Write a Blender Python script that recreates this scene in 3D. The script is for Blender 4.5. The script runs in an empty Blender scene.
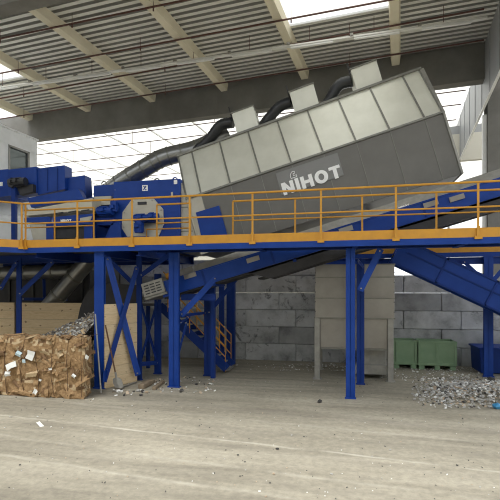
import bpy, math, random
from mathutils import Vector, Matrix
random.seed(7)
SC = bpy.context.scene
COL = SC.collection
# ------------------------------------------------------------------ camera frame
TH = math.radians(11.6); CT, ST = math.cos(TH), math.sin(TH)
F = 450.0; H = 2.5; HZ = 290.0
PH = math.radians(18.5); CP, SP = math.cos(PH), math.sin(PH)

def atY(u, v, y):
    a = (u-250)/F
    Z = y/(CT+a*ST)
    return Vector((Z*(-ST+a*CT), y, H+(HZ-v)*Z/F))
def atz(u, v, z):
    Z = (z-H)*F/(HZ-v); a = (u-250)/F
    return Vector((Z*(-ST+a*CT), Z*(CT+a*ST), z))
def flo(u, v): return atz(u, v, 0.0)
def bld(xb, D, z):                       # hall axes (turned against the machine axes)
    X = SP*D+CP*xb; Z = CP*D-SP*xb
    return Vector((X*CT-Z*ST, X*ST+Z*CT, z))

# ------------------------------------------------------------------ materials
def new_mat(name):
    m = bpy.data.materials.new(name); m.use_nodes = True
    nt = m.node_tree
    return m, nt, nt.nodes['Principled BSDF']
def N(nt, t, **kw):
    n = nt.nodes.new(t)
    for k, v in kw.items():
        if k in n.inputs: n.inputs[k].default_value = v
        else: setattr(n, k, v)
    return n
def ramp(nt, fac, stops):
    r = nt.nodes.new('ShaderNodeValToRGB')
    e = r.color_ramp.elements
    while len(e) < len(stops): e.new(.5)
    for el, (p, c) in zip(e, stops):
        el.position = p; el.color = (*c, 1)
    nt.links.new(fac, r.inputs[0]); return r.outputs[0]
def noise(nt, scale, detail=4, rough=.55, vec=None, dist=0):
    n = N(nt, 'ShaderNodeTexNoise', Scale=scale, Detail=detail, Roughness=rough, Distortion=dist)
    if vec is not None: nt.links.new(vec, n.inputs['Vector'])
    return n.outputs['Fac']
def coords(nt, scale=(1,1,1), rot=(0,0,0)):
    t = nt.nodes.new('ShaderNodeTexCoord')
    mp = nt.nodes.new('ShaderNodeMapping')
    mp.inputs['Scale'].default_value = scale; mp.inputs['Rotation'].default_value = rot
    nt.links.new(t.outputs['Object'], mp.inputs['Vector'])
    return mp.outputs['Vector']
def mixc(nt, fac, a, b, mode='MIX'):
    m = nt.nodes.new('ShaderNodeMix'); m.data_type = 'RGBA'; m.blend_type = mode
    for s, val in ((m.inputs[0], fac), (m.inputs[6], a), (m.inputs[7], b)):
        if hasattr(val, 'links') or hasattr(val, 'is_linked'): nt.links.new(val, s)
        elif isinstance(val, (int, float)): s.default_value = val
        else: s.default_value = (*val, 1)
    return m.outputs[2]
def math_n(nt, op, a, b=None, clamp=False):
    m = nt.nodes.new('ShaderNodeMath'); m.operation = op; m.use_clamp = clamp
    for i, val in enumerate((a, b)):
        if val is None: continue
        if hasattr(val, 'is_linked'): nt.links.new(val, m.inputs[i])
        else: m.inputs[i].default_value = val
    return m.outputs[0]
def bump(nt, bsdf, h, strength=.3, dist=.02):
    b = N(nt, 'ShaderNodeBump', Strength=strength, Distance=dist)
    nt.links.new(h, b.inputs['Height']); nt.links.new(b.outputs[0], bsdf.inputs['Normal'])
def basic(name, c1, c2=None, rough=.5, metal=0.0, scale=3.0, bmp=0.0, spec=.5, detail=4, lo=.35, hi=.7):
    m, nt, b = new_mat(name)
    b.inputs['Roughness'].default_value = rough; b.inputs['Metallic'].default_value = metal
    b.inputs['Specular IOR Level'].default_value = spec
    v = coords(nt); f = noise(nt, scale, detail, .6, v)
    nt.links.new(ramp(nt, f, [(lo, c1), (hi, c2 or c1)]), b.inputs['Base Color'])
    if bmp: bump(nt, b, f, bmp)
    return m
M = {}
M['blue'] = basic('blue_paint', (.007,.042,.25), (.012,.058,.32), .42, 0, 1.5, 0, .25)
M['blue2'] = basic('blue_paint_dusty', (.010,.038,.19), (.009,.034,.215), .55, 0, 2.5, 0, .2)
M['yellow'] = basic('yellow_paint', (.66,.32,.03), (.56,.27,.035), .45, 0, 4)
M['galv'] = basic('galvanised_sheet', (.69,.69,.61), (.78,.78,.70), .40, .3, 1.6, 0, .5, 3)
M['galv_flange'] = basic('galvanised_edge', (.20,.20,.18), (.27,.27,.24), .5, .4, 5)
M['duct'] = basic('duct_steel', (.24,.245,.245), (.33,.335,.33), .3, .8, 3)
M['taupe'] = basic('darker_grey_sheet', (.135,.130,.118), (.165,.159,.146), .45, .1, 1.2)  # lower panels and body, a darker grey than the sloped panels
M['plaque'] = basic('sign_plate_grey', (.205,.205,.20), (.23,.23,.225), .4, 0, 2)
M['white'] = basic('white_paint', (.88,.89,.89), (.78,.79,.78), .5, 0, 2)
M['letter'] = basic('white_lettering', (.95,.95,.95), (.93,.93,.93), .5)
M['beige'] = basic('beige_sheet', (.62,.57,.45), (.54,.50,.40), .5, 0, 2)
M['housing'] = basic('pale_grey_sheet', (.46,.43,.36), (.54,.51,.43), .45, .2, 2)
M['steel'] = basic('brushed_steel', (.27,.257,.24), (.34,.326,.305), .32, .6, 1.5)
M['legsteel'] = basic('dull_steel', (.27,.265,.245), (.36,.35,.32), .5, .4, 5)
M['rubber'] = basic('black_rubber', (.012,.012,.013), (.022,.022,.022), .65, 0, 4)
M['hose'] = basic('black_hose', (.02,.022,.026), (.04,.043,.05), .3, 0, 4)
M['motor'] = basic('dark_motor', (.035,.036,.04), (.05,.05,.052), .45, .2, 6)
M['dark'] = basic('dark_steel', (.03,.03,.035), (.045,.045,.05), .6, .1, 3)
M['green'] = basic('green_plastic', (.20,.32,.19), (.25,.37,.23), .5, 0, 3)
M['cream'] = basic('cream_concrete', (.86,.80,.64), (.78,.72,.57), .75, 0, 1.2, .1, .2)
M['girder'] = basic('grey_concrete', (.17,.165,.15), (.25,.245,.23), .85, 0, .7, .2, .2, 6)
M['redpipe'] = basic('oxide_red_pipe', (.10,.045,.035), (.13,.06,.05), .5, 0, 5)
M['tray'] = basic('white_tray', (.80,.80,.78), (.72,.72,.70), .4, .1, 4)
M['clad'] = basic('grey_cladding', (.33,.34,.36), (.38,.39,.41), .5, .2, 1)
M['farwall'] = basic('far_wall', (.66,.64,.57), (.58,.56,.50), .8, 0, .5)
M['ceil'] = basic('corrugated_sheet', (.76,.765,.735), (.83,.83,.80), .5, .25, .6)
M['ceilweb'] = basic('shaded_sheet_web', (.34,.342,.33), (.40,.402,.39), .6, .1, .6)  # rib webs coloured darker to stand in for groove shade
M['shred'] = basic('shredded_waste', (.13,.115,.10), (.30,.27,.24), .9, 0, 12, .3)
M['grate'] = basic('grating', (.10,.10,.11), (.14,.14,.15), .6, .4, 6)
M['wood_handle'] = basic('worn_wood', (.10,.045,.022), (.16,.08,.04), .7, 0, 8)
M['offcut'] = basic('old_timber', (.20,.15,.10), (.28,.22,.15), .85, 0, 9, .3)
M['scrap_blue'] = basic('blue_plastic', (.04,.22,.45), (.06,.28,.5), .4)
M['stone'] = basic('dark_stone', (.03,.03,.03), (.06,.055,.05), .9)
M['whitebit'] = basic('white_litter', (.80,.80,.78), (.7,.7,.68), .8)
M['greybit'] = basic('grey_litter', (.36,.35,.33), (.46,.45,.42), .85)
M['tanbit'] = basic('tan_litter', (.40,.31,.22), (.5,.4,.3), .85)
M['darkbit'] = basic('dark_litter', (.05,.045,.045), (.09,.085,.08), .85)
M['card1'] = basic('cardboard_brown', (.22,.13,.058), (.40,.26,.13), .85, 0, 14, .3)
M['card2'] = basic('cardboard_light', (.40,.29,.16), (.54,.42,.27), .85, 0, 14, .3)
M['card3'] = basic('cardboard_dark', (.15,.085,.04), (.22,.13,.065), .85, 0, 9, .3)
M['paper'] = basic('scrap_paper', (.78,.79,.76), (.68,.69,.67), .8)
M['paperblue'] = basic('bluish_paper', (.42,.55,.60), (.5,.62,.66), .7)
M['wire'] = basic('rusty_wire', (.10,.06,.04), (.16,.09,.05), .6, .5, 8)

def glass_mat():
    m, nt, b = new_mat('cabin_glass')
    b.inputs['Base Color'].default_value = (.10,.12,.12,1); b.inputs['Roughness'].default_value = .05
    b.inputs['Metallic'].default_value = .3
    return m
M['glass'] = glass_mat()
def sky_sheet():
    m, nt, b = new_mat('translucent_sheet')
    t = N(nt, 'ShaderNodeBsdfTranslucent'); t.inputs[0].default_value = (.62,.61,.565,1)
    d = N(nt, 'ShaderNodeBsdfDiffuse'); d.inputs[0].default_value = (.9,.9,.86,1)
    mx = N(nt, 'ShaderNodeMixShader'); mx.inputs[0].default_value = .12
    nt.links.new(t.outputs[0], mx.inputs[1]); nt.links.new(d.outputs[0], mx.inputs[2])
    nt.links.new(mx.outputs[0], nt.nodes['Material Output'].inputs['Surface'])
    return m
M['sheet'] = sky_sheet()
def block_mat():
    m, nt, b = new_mat('cast_concrete_block')
    b.inputs['Roughness'].default_value = .85
    v = coords(nt); oi = nt.nodes.new('ShaderNodeObjectInfo')
    n1 = N(nt, 'ShaderNodeTexNoise', Scale=1.3, Detail=6, Roughness=.65); n1.noise_dimensions = '4D'
    nt.links.new(v, n1.inputs['Vector'])
    nt.links.new(math_n(nt, 'MULTIPLY', oi.outputs['Random'], 40.0), n1.inputs['W'])
    c = ramp(nt, n1.outputs['Fac'], [(.25,(.15,.155,.157)), (.48,(.45,.46,.468)), (.75,(.66,.675,.685))])
    n2 = N(nt, 'ShaderNodeTexNoise', Scale=2.0, Detail=7, Roughness=.7, Distortion=.8); n2.noise_dimensions = '4D'
    nt.links.new(v, n2.inputs['Vector']); nt.links.new(math_n(nt, 'MULTIPLY', oi.outputs['Random'], 91.0), n2.inputs['W'])
    sm = ramp(nt, n2.outputs['Fac'], [(.56,(0,0,0)), (.64,(1,1,1))])
    amt = math_n(nt, 'MULTIPLY', sm, math_n(nt, 'MULTIPLY', math_n(nt, 'GREATER_THAN', oi.outputs['Random'], .55), .75))
    c = mixc(nt, amt, c, (.05,.052,.056))
    val = math_n(nt, 'MULTIPLY_ADD', oi.outputs['Random'], .55); val.node.inputs[2].default_value = .68
    cm = nt.nodes.new('ShaderNodeCombineColor')
    for i in range(3): nt.links.new(val, cm.inputs[i])
    nt.links.new(mixc(nt, 1.0, c, cm.outputs[0], 'MULTIPLY'), b.inputs['Base Color'])
    bump(nt, b, noise(nt, 14, 6, .7, v), .25, .02)
    return m
M['block'] = block_mat()
def ply_mat():
    m, nt, b = new_mat('timber_boards')
    b.inputs['Roughness'].default_value = .75
    v = coords(nt)
    sep = nt.nodes.new('ShaderNodeSeparateXYZ'); nt.links.new(v, sep.inputs[0])
    board = math_n(nt, 'FRACT', math_n(nt, 'MULTIPLY', sep.outputs['Z'], 3.4))
    line = math_n(nt, 'LESS_THAN', board, .03)
    bid = math_n(nt, 'FLOOR', math_n(nt, 'MULTIPLY', sep.outputs['Z'], 3.4))
    wn = N(nt, 'ShaderNodeTexWhiteNoise'); wn.noise_dimensions = '1D'; nt.links.new(bid, wn.inputs['W'])
    g = noise(nt, 2.2, 6, .65, coords(nt, (1.2,1.2,14)), 1.5)
    c = ramp(nt, g, [(.25,(.50,.35,.19)), (.5,(.70,.53,.32)), (.75,(.78,.63,.42))])
    c = mixc(nt, math_n(nt, 'MULTIPLY', wn.outputs['Value'], .45), c, (.70,.58,.40))
    k = noise(nt, 5.5, 2, .5, coords(nt, (1,1,1.6)))
    kn = math_n(nt, 'GREATER_THAN', k, .70)
    c = mixc(nt, math_n(nt, 'MULTIPLY', kn, .7), c, (.12,.06,.03))
    c = mixc(nt, math_n(nt, 'MULTIPLY', line, .35), c, (.10,.07,.04))
    nt.links.new(c, b.inputs['Base Color'])
    return m
M['ply'] = ply_mat()
def wcoords(nt, scale=(1,1,1), rot=(0,0,0)):
    t = nt.nodes.new('ShaderNodeNewGeometry'); mp = nt.nodes.new('ShaderNodeMapping')
    mp.inputs['Scale'].default_value = scale; mp.inputs['Rotation'].default_value = rot
    nt.links.new(t.outputs['Position'], mp.inputs['Vector'])
    return mp.outputs['Vector']
def floor_mat():
    m, nt, b = new_mat('dusty_concrete_floor')
    b.inputs['Roughness'].default_value = .8; b.inputs['Specular IOR Level'].default_value = .25
    rot = -(PH-TH)
    v = wcoords(nt)
    vs = wcoords(nt, (.16, 1.5, 1), (0,0,-rot))
    big = noise(nt, .35, 5, .6, v)
    st = noise(nt, 1.0, 6, .62, vs, .6)
    fine = noise(nt, 9, 8, .75, v)
    c = ramp(nt, st, [(.30,(.14,.128,.105)), (.5,(.31,.29,.24)), (.70,(.46,.435,.37))])
    c = mixc(nt, .45, c, ramp(nt, big, [(.3,(.22,.205,.17)), (.7,(.44,.415,.355))]))
    c = mixc(nt, .5, c, ramp(nt, fine, [(.3,(.22,.205,.175)), (.65,(.64,.61,.54))]), 'OVERLAY')
    # wheel tracks running across the hall
    sep = nt.nodes.new('ShaderNodeSeparateXYZ'); nt.links.new(wcoords(nt, (1,1,1), (0,0,-rot)), sep.inputs[0])
    wob = math_n(nt, 'MULTIPLY_ADD', noise(nt, .6, 3, .5, v), .30); wob.node.inputs[2].default_value = -.15
    dd = math_n(nt, 'ADD', sep.outputs['Y'], wob)
    brk = math_n(nt, 'MULTIPLY', math_n(nt, 'SUBTRACT', noise(nt, 1.1, 6, .7, v), .36, True), 3.2, True)
    for y0, w, col, amt in ((7.6,.16,(.22,.205,.17),.6), (6.72,.16,(.24,.22,.18),.6), (5.65,.2,(.24,.22,.18),.5), (4.9,.25,(.24,.22,.18),.4), (8.9,.3,(.24,.22,.19),.6), (6.95,.05,(.66,.63,.54),.75), (5.97,.08,(.62,.59,.5),.35), (5.26,.07,(.62,.59,.5),.4), (8.2,.1,(.6,.57,.49),.3)):
        d = math_n(nt, 'ABSOLUTE', math_n(nt, 'SUBTRACT', dd, y0))
        k = math_n(nt, 'SUBTRACT', 1.0, math_n(nt, 'DIVIDE', d, w), True)
        k = math_n(nt, 'MULTIPLY', math_n(nt, 'MULTIPLY', k, amt), brk, True)
        c = mixc(nt, k, c, col)
    stain = noise(nt, 1.1, 5, .7, wcoords(nt, (.6,1.6,1)))
    sm = ramp(nt, stain, [(.55,(0,0,0)), (.72,(1,1,1))])
    c = mixc(nt, math_n(nt, 'MULTIPLY', sm, .45), c, (.16,.145,.12))
    nt.links.new(c, b.inputs['Base Color'])
    bump(nt, b, math_n(nt, 'ADD', fine, st), .35, .03)
    return m
M['floor'] = floor_mat()

# ------------------------------------------------------------------ mesh builder
class MB:
    def __init__(s): s.v = []; s.f = []; s.mi = []; s.cur = 0; s.sm = []
    def add(s, vs, fs, smooth=False):
        o = len(s.v); s.v += [Vector(p) for p in vs]
        for f in fs:
            s.f.append([i+o for i in f]); s.mi.append(s.cur); s.sm.append(smooth)
        return s
    def hexa(s, p):        # p: 8 points, bottom ring 0-3 then top ring 4-7
        return s.add(p, [(3,2,1,0),(4,5,6,7),(0,1,5,4),(1,2,6,5),(2,3,7,6),(3,0,4,7)])
    def box(s, x0, x1, y0, y1, z0, z1):
        return s.hexa([(x0,y0,z0),(x1,y0,z0),(x1,y1,z0),(x0,y1,z0),(x0,y0,z1),(x1,y0,z1),(x1,y1,z1),(x0,y1,z1)])
    def fbox(s, fn, a0, a1, y0, y1, t0, t1):
        return s.hexa([fn(a0,y0,t0),fn(a1,y0,t0),fn(a1,y1,t0),fn(a0,y1,t0),fn(a0,y0,t1),fn(a1,y0,t1),fn(a1,y1,t1),fn(a0,y1,t1)])
    def prism(s, pts, d):  # polygon extruded by vector d
        n = len(pts); d = Vector(d); a = [Vector(p) for p in pts]
        return s.add(a+[p+d for p in a], [list(range(n))[::-1], list(range(n,2*n))]+[(i,(i+1)%n,n+(i+1)%n,n+i) for i in range(n)])
    def bar(s, p0, p1, w, h=None, up=(0,0,1)):
        p0 = Vector(p0); p1 = Vector(p1); h = h or w; d = (p1-p0).normalized(); up = Vector(up)
        if abs(d.dot(up)) > .98: up = Vector((0,1,0))
        a = d.cross(up).normalized()*w/2; b = a.cross(d).normalized()*h/2
        return s.hexa([p0-a-b,p0+a-b,p0+a+b,p0-a+b,p1-a-b,p1+a-b,p1+a+b,p1-a+b])
    def tube(s, pts, r, n=10, cap=True):
        pts = [Vector(p) for p in pts]; rings = []
        rr = r if isinstance(r, (list, tuple)) else [r]*len(pts)
        for i, p in enumerate(pts):
            d = (pts[min(i+1,len(pts)-1)]-pts[max(i-1,0)]).normalized()
            up = Vector((0,0,1)) if abs(d.z) < .95 else Vector((0,1,0))
            a = d.cross(up).normalized(); b = a.cross(d).normalized()
            rings.append([p+(a*math.cos(2*math.pi*k/n)+b*math.sin(2*math.pi*k/n))*rr[i] for k in range(n)])
        vs = [q for R in rings for q in R]; fs = []
        for i in range(len(pts)-1):
            for k in range(n): fs.append((i*n+k, i*n+(k+1)%n, (i+1)*n+(k+1)%n, (i+1)*n+k))
        s.add(vs, fs, True)
        if cap: s.add(rings[0], [list(range(n))[::-1]]); s.add(rings[-1], [list(range(n))])
        return s
    def flap(s, c, w, h, rng, nrm=None, bend=.3):      # a small crumpled sheet with thickness
        n = Vector(nrm) if nrm is not None else Vector((rng.uniform(-1,1),rng.uniform(-1,1),rng.uniform(-1,1)))
        n = (n+Vector((rng.uniform(-.5,.5),rng.uniform(-.5,.5),rng.uniform(-.5,.5)))).normalized()
        a = n.cross(Vector((rng.uniform(-1,1),rng.uniform(-1,1),rng.uniform(-1,1)))).normalized(); b = n.cross(a)
        c = Vector(c); k = rng.uniform(-bend, bend)*h; th = n*.006
        P = [c-a*w/2-b*h/2, c+a*w/2-b*h/2*rng.uniform(.6,1), c+a*w/2*rng.uniform(.6,1)+n*k, c+a*w/2*.9+b*h/2, c-a*w/2*rng.uniform(.6,1)+b*h/2, c-a*w/2+n*k]
        Q = [p+th for p in P]
        return s.add(P+Q, [(0,5,2,1),(5,4,3,2),(6,7,8,11),(11,8,9,10),(0,1,7,6),(1,2,8,7),(2,3,9,8),(3,4,10,9),(4,5,11,10),(5,0,6,11)])
    def lump(s, c, r, rng):
        c = Vector(c); t = (1+5**.5)/2
        V = [(-1,t,0),(1,t,0),(-1,-t,0),(1,-t,0),(0,-1,t),(0,1,t),(0,-1,-t),(0,1,-t),(t,0,-1),(t,0,1),(-t,0,-1),(-t,0,1)]
        sc = Vector((rng.uniform(.7,1.3),rng.uniform(.7,1.3),rng.uniform(.45,.9)))
        vs = [c+Vector((p[0]*sc.x,p[1]*sc.y,p[2]*sc.z))*(r/1.9)*rng.uniform(.75,1.2) for p in V]
        return s.add(vs, [(0,11,5),(0,5,1),(0,1,7),(0,7,10),(0,10,11),(1,5,9),(5,11,4),(11,10,2),(10,7,6),(7,1,8),(3,9,4),(3,4,2),(3,2,6),(3,6,8),(3,8,9),(4,9,5),(2,4,11),(6,2,10),(8,6,7),(9,8,1)])
    def build(s, name, mat, parent=None, bevel=0, kind=None, label=None):
        off = Vector(parent['_w']) if parent is not None else Vector((0,0,0))
        me = bpy.data.meshes.new(name)
        org = off
        if parent is None and s.v:
            xs = [p.x for p in s.v]; ys = [p.y for p in s.v]
            org = Vector(((min(xs)+max(xs))/2, (min(ys)+max(ys))/2, min(p.z for p in s.v)))
        elif s.v:
            xs = [p.x for p in s.v]; ys = [p.y for p in s.v]; zs = [p.z for p in s.v]
            org = Vector(((min(xs)+max(xs))/2, (min(ys)+max(ys))/2, (min(zs)+max(zs))/2))
        me.from_pydata([tuple(p-org) for p in s.v], [], s.f)
        for m in (mat if isinstance(mat, (list, tuple)) else [mat]): me.materials.append(M[m])
        for p, i, sm in zip(me.polygons, s.mi, s.sm): p.material_index = i; p.use_smooth = sm
        import bmesh
        bm = bmesh.new(); bm.from_mesh(me); bmesh.ops.recalc_face_normals(bm, faces=bm.faces); bm.to_mesh(me); bm.free()
        me.update()
        o = bpy.data.objects.new(name, me); COL.objects.link(o)
        o.location = org-off if parent is not None else org
        o['_w'] = tuple(org)
        if parent is not None: o.parent = parent
        if bevel:
            b = o.modifiers.new('bevel', 'BEVEL'); b.width = bevel; b.segments = 2; b.limit_method = 'ANGLE'
        if kind: o['kind'] = kind
        if label: o['label'] = label
        return o
def thing(name, label, cat, loc=(0,0,0), group=None):
    o = bpy.data.objects.new(name, None); COL.objects.link(o); o.location = loc; o['_w'] = tuple(loc)
    o.empty_display_size = .3
    o['label'] = label; o['category'] = cat
    if group: o['group'] = group
    return o
def tag(o, label, cat, group=None, kind=None):
    o['label'] = label; o['category'] = cat
    if group: o['group'] = group
    if kind: o['kind'] = kind
    return o
def struct(name, mb, mat, bevel=0): 
    o = mb.build(name, mat, None, bevel); o['kind'] = 'structure'; return o
def bevel_path(pts, r, k=5):        # round the corners of a path
    pts = [Vector(p) for p in pts]; out = [pts[0]]
    for i in range(1, len(pts)-1):
        a, b, c = pts[i-1], pts[i], pts[i+1]
        p = b+(a-b).normalized()*min(r,(a-b).length*.45); q = b+(c-b).normalized()*min(r,(c-b).length*.45)
        for j in range(k+1):
            t = j/k; out.append(p*(1-t)**2+b*2*t*(1-t)+q*t*t)
    out.append(pts[-1]); return out

# ------------------------------------------------------------------ the hall
mb = MB(); mb.add([(-40,-16,0),(40,-16,0),(40,60,0),(-40,60,0)], [(0,1,2,3)]); struct('floor', mb, 'floor')
ROOF = 10.9
PUR = [-.17+3.33*k for k in range(-5, 2)]          # purlin lines
D0, D1 = 9.25, 17.2
def corr(mb, x0, x1, d0, d1, pitch=.26, dep=.15):
    n = int((d1-d0)/pitch); prof = []
    for i in range(n):
        d = d0+i*pitch
        prof += [(d,ROOF), (d+pitch*.50,ROOF), (d+pitch*.52,ROOF+dep), (d+pitch*.98,ROOF+dep)]
    prof.append((d1, ROOF))
    vs = [bld(x0,d,z) for d, z in prof]+[bld(x1,d,z) for d, z in prof]; k = len(prof)
    for i in range(k-1):
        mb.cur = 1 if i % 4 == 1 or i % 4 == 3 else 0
        mb.add([vs[i], vs[i+1], vs[k+i+1], vs[k+i]], [(0,1,2,3)])
    mb.cur = 0
mb = MB()
edges = PUR+[3.3]
for i in range(len(PUR)):
    x0, x1 = PUR[i], (PUR[i+1] if i+1 < len(PUR) else PUR[i]+3.33)
    sky = i in (0, 4)
    corr(mb, x0, x1, 14.0 if sky else D0, D1); corr(mb, x0, x1, 4.2, 8.9)  # last strip: unseen roof added to shade the near girder
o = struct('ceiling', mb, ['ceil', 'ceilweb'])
n_win = 0
for i in (0, 4):
    mb = MB(); mb.add([bld(PUR[i],D0,ROOF+.17),bld(PUR[i]+3.33,D0,ROOF+.17),bld(PUR[i]+3.33,14.0,ROOF+.17),bld(PUR[i],14.0,ROOF+.17)], [(0,1,2,3)])
    n_win += 1; w = struct('window_%d' % n_win, mb, 'sheet')
for i, x in enumerate(PUR):
    mb = MB()
    mb.hexa([bld(x-.13,D0,10.62),bld(x+.13,D0,10.62),bld(x+.13,D1,10.62),bld(x-.13,D1,10.62),bld(x-.17,D0,ROOF+.01),bld(x+.17,D0,ROOF+.01),bld(x+.17,D1,ROOF+.01),bld(x-.17,D1,ROOF+.01)])
    struct('ceiling_purlin', mb, 'cream')
def girder(d, zb):
    mb = MB(); x0, x1 = -19, 3.2
    mb.fbox(bld, x0, x1, d, d+.42, zb, ROOF+.05)
    for k in range(6): mb.fbox(bld, x0+3.2*k+2.2, x0+3.2*k+2.23, d-.006, d+.01, zb+.02, ROOF)
    return struct('ceiling_girder', mb, 'girder')
girder(17.1, 9.70); girder(8.85, 9.75)
# bright bay behind: a roof of translucent sheets on thin bars, a far wall with a window band
mb = MB(); mb.add([bld(-30,17.6,ROOF),bld(14,17.6,ROOF),bld(14,44,ROOF),bld(-30,44,ROOF)], [(0,1,2,3)])
n_win += 1; struct('window_%d' % n_win, mb, 'sheet')
for x in [-28+2.6*k for k in range(16)]:
    mb = MB(); mb.fbox(bld, x-.035, x+.035, 17.6, 44, ROOF-.08, ROOF-.01); struct('ceiling_bar', mb, 'white')
mb = MB(); mb.fbox(bld, -30, -6, 44, 44.4, 0, 6.6); struct('wall_back', mb, 'farwall')
mb = MB(); mb.fbox(bld, -30, -6, 44.1, 44.2, 6.6, ROOF)
n_win += 1; struct('window_%d' % n_win, mb, 'sheet')
mb = MB(); mb.fbox(bld, -19.4, -19.0, -7, 17.0, 0, ROOF); struct('wall_left', mb, 'farwall')
mb = MB(); mb.fbox(bld, -19.4, 22, -7.4, -7, 0, ROOF); struct('wall_sky_block', mb, 'farwall')  # unseen wall added behind the camera to hold back low sky light
# right-hand wall: cladding high up, concrete column under it
mb = MB(); mb.fbox(bld, 2.72, 2.78, 8.6, 30, 8.86, ROOF)
for k in range(14): mb.fbox(bld, 2.70, 2.72, 8.6+k*1.5, 8.64+k*1.5, 8.86, ROOF)
struct('wall_right', mb, 'clad')
mb = MB(); mb.fbox(bld, 2.71, 2.79, 8.6, 30, 8.83, 8.865); struct('trim_1', mb, 'white')
mb = MB(); mb.fbox(bld, 2.95, 3.65, 17.9, 18.7, 0, 10.9); struct('wall_column', mb, 'girder')
mb = MB(); mb.fbox(bld, -.5, 9, 24, 24.3, 8.8, 10.1); struct('wall_far', mb, 'farwall')
mb = MB(); mb.fbox(bld, -.5, 9, 24.02, 24.3, 10.1, 10.5); struct('trim_3', mb, 'clad')
for k in range(5):
    mb = MB(); mb.fbox(bld, .6+1.6*k, .68+1.6*k, 23.96, 24.3, 0, 10.1); struct('wall_post', mb, 'clad')
mb = MB(); mb.fbox(bld, 2.80, 2.93, 18.0, 18.2, 0, 8.8); struct('trim_2', mb, 'white')
# low dark wall added at far left to hide the bright bay (behind the timber)
mb = MB(); mb.box(-15, -8.35, 15.8, 16.4, 0, 3.75); struct('wall_dark_backdrop', mb, 'girder')

# sprinkler pipes and the light strip under the roof
def sprinkler(u0, v0, u1, v1, z, label, r=.028):
    a, b = atz(u0, v0, z), atz(u1, v1, z)
    t = thing('sprinkler_pipe', label, 'pipe', (a.x, a.y, z), 'sprinkler pipes under the roof')
    MB().tube([a, b], r, 8).build('pipe', 'redpipe', t)
    for k in range(3):
        p = a.lerp(b, .15+.33*k)
        MB().tube([p+Vector((0,0,.01)), Vector((p.x,p.y,ROOF))], .008, 6).build('hanger', 'redpipe', t)
        MB().tube([p, p+Vector((0,0,-.03)), p+Vector((0,0,-.12))], [.03,.02,.025], 8).build('sprinkler_head', 'redpipe', t)
    return t
sprinkler(-30, 45, 205, -4, 10.58, 'thin dark red sprinkler pipe under the roof, nearest the camera, crossing the top left corner')
sprinkler(-30, 79, 395, -1, 10.58, 'thin dark red sprinkler pipe under the roof, second from the camera, above the white strip')
sprinkler(-30, 104, 484, 9, 10.58, 'thin dark red sprinkler pipe under the roof running along the white light strip')
sprinkler(-30, 124, 484, 40, 10.58, 'thin dark red sprinkler pipe under the roof, along the top of the concrete girder')
def far_pipe(D, z, label):
    a, b = bld(-24, D, z), bld(2.4, D, z)
    t = thing('sprinkler_pipe', label, 'pipe', (a.x, a.y, z), 'sprinkler pipes under the roof')
    MB().tube([a, b], .024, 8).build('pipe', 'redpipe', t)
    for k in range(4):
        p = a.lerp(b, .2+.2*k); MB().tube([p, Vector((p.x,p.y,ROOF))], .014, 6).build('hanger', 'redpipe', t)
far_pipe(19.2, 10.25, 'thin pipe below the bright sheet roof, just behind the grey girder')
far_pipe(22.4, 10.25, 'thin pipe below the bright sheet roof, second behind the grey girder')
far_pipe(26.8, 10.25, 'thin pipe below the bright sheet roof, third behind the grey girder')
far_pipe(20.6, 10.25, 'thin pipe below the bright sheet roof, between the first and second pipes behind the girder')
far_pipe(24.4, 10.25, 'thin pipe below the bright sheet roof, between the second and third pipes behind the girder')
far_pipe(33.0, 10.25, 'thin pipe below the bright sheet roof, farthest behind the grey girder')
a, b = atz(-25, 91.5, 10.35), atz(487, 18, 10.35)
t = thing('light_strip', 'long white tray of strip lights hung under the corrugated roof', 'light', (a.x,a.y,10.35))
MB().bar(a, b, .12, .05).build('tray', 'tray', t)
dn = (b-a).normalized()
for k in range(9):
    p = a.lerp(b, .04+.108*k)
    MB().bar(p+Vector((0,0,-.055)), p+dn*1.35+Vector((0,0,-.055)), .08, .05).build('lamp_tube', 'white', t)
    MB().bar(p+dn*.6+Vector((0,0,.03)), Vector((p.x+dn.x*.6,p.y+dn.y*.6,ROOF)), .015).build('hanger', 'redpipe', t)
    MB().bar(p-dn*.12+Vector((0,0,.05)), p-dn*.02+Vector((0,0,.05)), .2, .08).build('bracket', 'legsteel', t)

# ------------------------------------------------------------------ concrete block wall
WY = 15.8; BW, BH = 1.8, .6
xj = atY(245.8, 350, WY).x
ORD = ['first','second','third','fourth','fifth','sixth','seventh','eighth','ninth','tenth','eleventh']
ROW = ['bottom','second','third','fourth','fifth','sixth']
for r in range(6):
    off = xj if r % 2 == 0 else xj+1.2
    k0 = int(math.floor((-8.3-off)/BW)); n = 0
    for k in range(k0, k0+12):
        x0 = off+k*BW; x1 = x0+BW
        if x1 < -8.0: continue
        x0 = max(x0, -8.3)
        if x0 > 5.4: break
        if r == 5 and x0 > 1.3: break
        g = .008; m = MB(); z0 = r*BH
        mm = m.box(x0+g, x1-g, WY+random.uniform(0,.012), WY+.6, z0+(.006 if r else 0), z0+BH-.006)
        o = m.build('concrete_block', 'block', None, .018)
        tag(o, 'grey concrete block, %s from the left in the %s course of the stacked wall' % (ORD[n], ROW[r]), 'concrete block', 'blocks of the stacked wall')
        n += 1

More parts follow.
